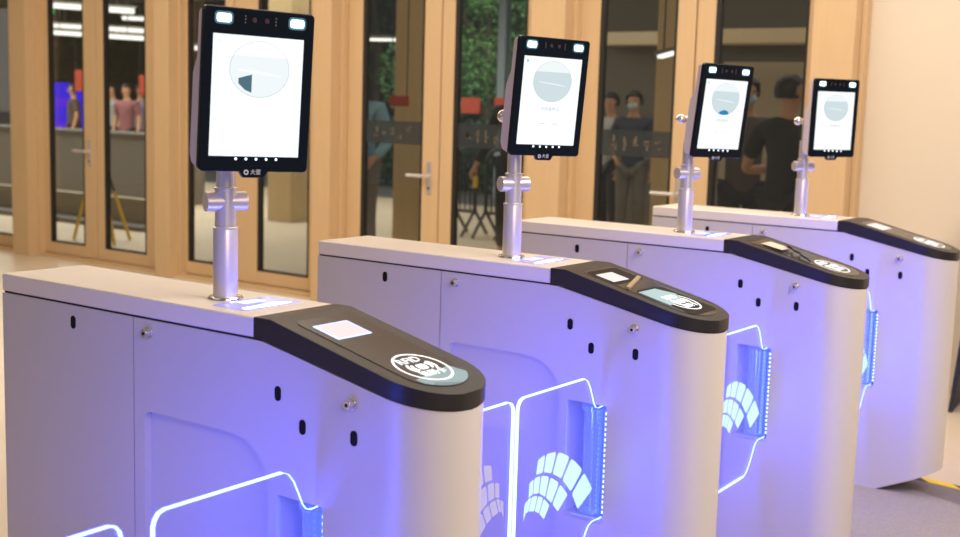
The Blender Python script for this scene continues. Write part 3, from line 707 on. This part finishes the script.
banner(389, 96, 408, 106, 6.6, 'small orange-red banner in front of the tan column')
banner(461, 98, 480, 113, 12.0, 'red banner below the green tree, left of pale blue column')
banner(494, 98, 514, 113, 12.4, 'red banner beside the second face scanner')
def barrier(px, Y, wpx, label):
    a = at(px, 200, Y); wd = wpx/FPX*(Y-CY)*1.1; r = empty('crowd_barrier', (a.x, Y, 0), 0, label, 'barrier', 'black crowd barriers')
    bm = bmesh.new(); n = 12; pts = [(-wd/2, 0, .28)]+[(-wd/2+wd/2*(1-cos(pi*k/n)), 0, .80+.18*sin(pi*k/n)) for k in range(n+1)]+[(wd/2, 0, .28)]
    for u, v in zip(pts, pts[1:]): cyl(bm, u, v, .022, n=10)
    cyl(bm, pts[0], pts[-1], .018, n=10); obj('hoop', bm, BLACK, r)
    bm = bmesh.new()
    for k in range(1, 4): cyl(bm, (-wd/2+wd*k/4, 0, .28), (-wd/2+wd*k/4, 0, .93), .01, n=8)
    obj('bars', bm, BLACK, r)
    for s in (-1, 1):
        bm = bmesh.new(); cyl(bm, (s*wd/2, 0, .30), (s*wd/2, -.24, .02), .018, n=8); cyl(bm, (s*wd/2, 0, .30), (s*wd/2, .24, .02), .018, n=8); obj('foot', bm, BLACK, r)
    bm = bmesh.new(); cyl(bm, (wd/2, 0, .55), (wd/2, 0, .68), .027, n=12); obj('yellow_sleeve', bm, YEL, r)
barrier(465, 9.5, 28, 'black hooped barrier, left one behind the pane beside second scanner')
barrier(497, 9.5, 30, 'black hooped barrier, right one, next to the dark sleeve and hand')
r0 = at(99, 247, 6.1)
r = empty('tripod', (r0.x, 6.1, 0), 0, 'black tripod with yellow lower legs behind the leftmost doors', 'tripod')
for k, a in enumerate((radians(188), radians(-12), radians(80))):
    e = Vector((.34*cos(a), .34*sin(a), .0)); t = Vector((0, 0, 1.0)); m_ = e+(t-e)*.5
    bm = bmesh.new(); cyl(bm, t, m_, .013, n=12); l = obj('leg', bm, BLACK, r); bm = bmesh.new(); cyl(bm, m_, e+Vector((0, 0, .005)), .017, n=12); obj('lower_leg', bm, YEL, l)
bm = bmesh.new(); cyl(bm, (0, 0, .97), (0, 0, 1.12), .022, n=16); box(bm, -.05, .05, -.04, .04, 1.12, 1.2); obj('head', bm, BLACK, r)
p = at(806, 140, 7.4); q1, q2 = at(800, 202, 7.4), at(815, 78, 7.4)
r = empty('notice_board', (q1.x, 7.4, 0), 0, 'dark blue notice board with white lines behind the dark-shirted person', 'notice board')
obj('panel', B(0, q2.x-q1.x+.25, 0, .03, q1.z, q2.z), mat('blue_board', (.01, .025, .09), .5), r, smooth=False)
bm = bmesh.new()
for k, zf in enumerate((.12, .2, .28, .34, .6)):
    z = q1.z+(q2.z-q1.z)*zf; box(bm, .03, .10+.03*(k % 2), -.006, -.001, z, z+.018)
obj('white_lines', bm, WHITE, r, smooth=False); obj('stand', B(.1, .14, .005, .03, 0, q1.z), BLACK, r, smooth=False)
# two points on the pale floor patch, nothing is built from them
p, q = at(463, 196, 10.4), at(504, 210, 10.4)

# ------------------------------------------------------------------ people
def skin_mesh(name, chains, m, parent, sub=2):
    """chains: list of lists of (co, r); equal points are shared"""
    me = bpy.data.meshes.new(name); key = {}; vs = []; rad = []; es = set()
    for ch in chains:
        prev = None
        for co, rr in ch:
            k = tuple(round(v, 4) for v in co)
            if k not in key: key[k] = len(vs); vs.append(co); rad.append(rr)
            i = key[k]
            if prev is not None and prev != i: es.add((prev, i))
            prev = i
    me.from_pydata(vs, list(es), []); o = bpy.data.objects.new(name, me); COL.objects.link(o)
    s = o.modifiers.new('s', 'SKIN'); s.use_smooth_shade = True
    for i, v in enumerate(me.skin_vertices[0].data):
        rr = rad[i]; v.radius = (rr, rr) if not isinstance(rr, tuple) else rr
        v.use_root = (i == 0)
    d = o.modifiers.new('d', 'SUBSURF'); d.levels = sub; d.render_levels = sub
    me2 = frozen(o); me2.materials.clear(); me2.materials.append(m); me2.name = name; bpy.data.objects.remove(o)
    me2.shade_smooth(); o2 = bpy.data.objects.new(name, me2); return link(o2, parent)
def hand(w_, d_, side, palm_n):
    """palm and five bent fingers from wrist w_ along d_"""
    d_ = d_.normalized(); s = palm_n.cross(d_).normalized(); out = []
    palm = w_+d_*.055
    for k, ln in enumerate((.062, .072, .068, .052)):
        b = w_+d_*.088+s*(.030-.020*k); j = b+d_*ln*.5+palm_n*.006; e = b+d_*ln*.85+palm_n*.030
        out.append([(tuple(palm), (.034, .017)), (tuple(b), .0105), (tuple(j), .0095), (tuple(e), .0075)])
    t0 = w_+d_*.03+s*.034; t1 = t0+d_*.030+s*.018+palm_n*.01; t2 = t1+d_*.028+palm_n*.012
    out.append([(tuple(palm), (.034, .017)), (tuple(t0), .012), (tuple(t1), .010), (tuple(t2), .008)])
    return out, palm
def person(label, loc, rz, shirt, trouser, J=None, sleeve=.5, head_turn=0, mask=False, scale=1.0, group='people beyond the glass', cap=False):
    r = empty('person', loc, rz, label, 'person'); r.scale = (scale,)*3
    V = Vector
    D = dict(pelvis=V((0, 0, .96)), belly=V((0, .01, 1.12)), chest=V((0, .0, 1.32)), neck=V((0, .01, 1.47)), shL=V((-.175, .01, 1.405)), shR=V((.175, .01, 1.405)),
             elL=V((-.24, .03, 1.12)), elR=V((.24, .03, 1.12)), wrL=V((-.25, -.06, .88)), wrR=V((.25, -.06, .88)),
             hipL=V((-.09, 0, .90)), hipR=V((.09, 0, .90)), knL=V((-.10, -.02, .50)), knR=V((.10, -.02, .50)), anL=V((-.11, .02, .09)), anR=V((.11, .02, .09)))
    if J: D.update({k: V(v) for k, v in J.items()})
    t = lambda k: tuple(D[k])
    ht = head_turn; hf = V((sin(ht), -cos(ht), 0))       # facing direction of the head
    hc = D['neck']+V((0, -.02, .155))
    chains = [[(t('pelvis'), .095), (t('belly'), .090), (t('chest'), .10), (tuple(D['neck']+V((0, 0, -.07))), .065), (t('neck'), .055), (tuple(D['neck']+V((0, -.01, .06))), .052), (tuple(hc+hf*.008-V((0, 0, .02))), (.070, .078)), (tuple(hc+V((0, 0, .04))), (.076, .088)), (tuple(hc+V((0, 0, .085))-hf*.008), (.058, .068))]]
    for S in 'LR':
        wr, el = D['wr'+S], D['el'+S]; dd = (wr-el).normalized(); pn = V((1 if S == 'L' else -1, 0, 0)); pn = (pn-dd*pn.dot(dd)).normalized()
        hs, palm = hand(wr, dd, S, pn)
        chains.append([(tuple(D['neck']+V((0, 0, -.07))), .065), (t('sh'+S), .050), (tuple((D['sh'+S]+el)/2), .048), (tuple(el), .040), (tuple((el+wr)/2), .036), (tuple(wr), .025), (tuple(palm), (.034, .017))])
        chains += hs
        chains.append([(t('pelvis'), .095), (t('hip'+S), .080), (tuple((D['hip'+S]+D['kn'+S])/2), .075), (t('kn'+S), .054), (tuple((D['kn'+S]+D['an'+S])/2+V((0, .015, .04))), .050), (t('an'+S), .034), (tuple(D['an'+S]+V((0, -.10, -.055))), .030), (tuple(D['an'+S]+V((0, -.16, -.06))), .024)])
    skin_mesh('body', chains, SKIN, r)
    # face: nose, eyes, mouth, ears
    sd = V((cos(ht), sin(ht), 0))
    bm = bmesh.new(); ball(bm, hc+hf*.098+V((0, 0, .0)), .014, (.8, .9, 1.4)); ball(bm, hc+hf*.088+V((0, 0, -.045)), .018, (1.1, .5, .4))
    for s in (-1, 1): ball(bm, hc+sd*s*.078+V((0, 0, .005)), .022, (.4, .7, 1.2))
    obj('face_features', bm, SKIN, r)
    bm = bmesh.new()
    for s in (-1, 1): ball(bm, hc+hf*.083+sd*s*.030+V((0, 0, .025)), .010, (1, .6, .6))
    obj('eyes', bm, BLACK, r)
    # hair: a cap over crown and back
    bm = bmesh.new(); ball(bm, (0, 0, 0), .105, (.93, 1.05, 1.0), 28, 18)
    kill = [v for v in bm.verts if (v.co.y < -.045 and v.co.z < .052) or v.co.z < -.055]
    bmesh.ops.delete(bm, geom=kill, context='VERTS')
    bmesh.ops.solidify(bm, geom=bm.faces[:], thickness=.012)
    rn = random.Random(5)
    for v in bm.verts: v.co += v.co.normalized()*rn.uniform(-.003, .006)
    bmesh.ops.transform(bm, matrix=Matrix.Translation(hc+V((0, 0, .035))-hf*.006) @ Matrix.Rotation(ht, 4, 'Z'), verts=bm.verts)
    obj('hair', bm, HAIR, r)
    if mask:
        bm = bmesh.new(); ball(bm, (0, -.045, -.035), .062, (.98, .95, .72), 20, 14)
        bmesh.ops.delete(bm, geom=[v for v in bm.verts if v.co.y > -.055], context='VERTS'); bmesh.ops.solidify(bm, geom=bm.faces[:], thickness=.004)
        bmesh.ops.transform(bm, matrix=Matrix.Translation(hc+V((0, 0, .005))) @ Matrix.Rotation(ht, 4, 'Z'), verts=bm.verts)
        obj('face_mask', bm, mat('mask_cloth', (.42, .58, .66), .7), r)
    # shirt and trousers follow the body
    yk = tuple(D['neck']+V((0, 0, -.07))); ch = [[(tuple(D['pelvis']+V((0, 0, -.10))), .150), (t('pelvis'), .145), (t('belly'), .142), (t('chest'), .155), (yk, .115), (tuple(D['neck']+V((0, 0, -.005))), .070)]]
    for S in 'LR':
        sh, el, wr = D['sh'+S], D['el'+S], D['wr'+S]
        c_ = [(yk, .115), (tuple(sh), .078)]
        if sleeve <= .5: c_.append((tuple(sh+(el-sh)*.75), .062))
        else: c_ += [(tuple((sh+el)/2), .062), (tuple(el), .054), (tuple(el+(wr-el)*.93), .040)]
        ch.append(c_)
    o_ = skin_mesh('shirt', ch, shirt, r)
    ch = []
    for S in 'LR':
        ch.append([(tuple(D['pelvis']+V((0, 0, .02))), .13), (t('hip'+S), .105), (tuple((D['hip'+S]+D['kn'+S])/2), .088), (t('kn'+S), .070), (tuple((D['kn'+S]+D['an'+S])/2), .064), (tuple(D['an'+S]+V((0, 0, .03))), .055)])
    skin_mesh('trousers', ch, trouser, r)
    bm = bmesh.new()
    for S in 'LR': ball(bm, D['an'+S]+V((0, -.07, -.048)), .05, (.95, 2.6, .85), 18, 12)
    for v in bm.verts: v.co.z = max(v.co.z, .001)
    obj('shoes', bm, BLACK, r)
    return r
CHAR = mat('charcoal_shirt', (.022, .022, .026), .8); PALE = mat('pale_shirt', (.40, .42, .42), .8); DRED = mat('dark_trousers', (.03, .03, .035), .8)
GTR = mat('grey_trousers', (.16, .145, .13), .8); LBS = mat('light_blue_shirt', (.22, .42, .62), .8); DBL = mat('dark_blue_shirt', (.035, .045, .075), .8); DG = mat('black_coat', (.015, .015, .018), .8)
# big dark figure, turned away, forearms raised in front
p = at(786, 170, 6.25)
person('person in dark T-shirt seen from behind with bent arm, beside farthest scanner', (p.x, 6.25, 0), radians(172), CHAR, DRED,
       dict(shL=(-.19, .01, 1.40), shR=(.21, .0, 1.40), elR=(.34, -.02, 1.10), wrR=(.16, -.24, 1.12), elL=(-.27, -.02, 1.12), wrL=(-.10, -.26, 1.15)), .5, -.9, scale=.975)
p = at(744, 150, 6.9)
person('masked person facing the dark-shirted one, behind the third face scanner', (p.x, 6.9, 0), radians(25), mat('brown_shirt', (.09, .075, .07), .8), DRED, None, .9, .3, mask=True, scale=.98)
p = at(632, 160, 10.0)
person('small standing masked person in dark blue top and grey trousers', (p.x, 10.0, 0), radians(15), DBL, GTR, dict(elL=(-.26, .02, 1.13), wrL=(-.16, -.16, 1.02)), .5, 0, mask=True, scale=.94)
p = at(609, 160, 10.2)
person('faint person in pale shirt left of the small masked person', (p.x-.05, 10.3, 0), radians(-20), PALE, DRED, None, .5, .4, scale=.93)
p = at(359, 160, 6.4)
person('person half hidden by the frame, light blue sleeve and bent hand showing', (p.x, 6.4, 0), radians(20), LBS, GTR, dict(elR=(.27, .0, 1.13), wrR=(.20, -.17, .99)), .9, 0, scale=1.0)
p = at(512, 160, 8.0)
person('person in black coat behind the second scanner pole, one hand hanging', (p.x+.02, 8.0, 0), radians(10), DG, DG, dict(elL=(-.27, .0, 1.12), wrL=(-.36, -.06, .90)), .9, 0, scale=1.0)
# seated/standing visitors far behind the leftmost doors
for k, (px, Y, shc, lab) in enumerate(((74, 12.2, mat('dim_brown_shirt', (.10, .07, .07), .8), 'person in dim brown shirt in front of the blue display'),
                                      (113, 12.6, PALE, 'person in pale shirt behind right leaf of leftmost doors'),
                                      (127, 11.8, mat('dusty_pink_shirt', (.26, .10, .12), .8), 'person in dusty pink shirt behind right leaf of leftmost doors'),
                                      (141, 12.4, mat('lilac_shirt', (.22, .18, .26), .8), 'person in lilac shirt nearest the wide post behind leftmost doors'))):
    p = at(px, 140, Y); person(lab, (p.x, Y, 0), radians(-30+25*k), shc, DRED, None, .5, .2*k, scale=.93)
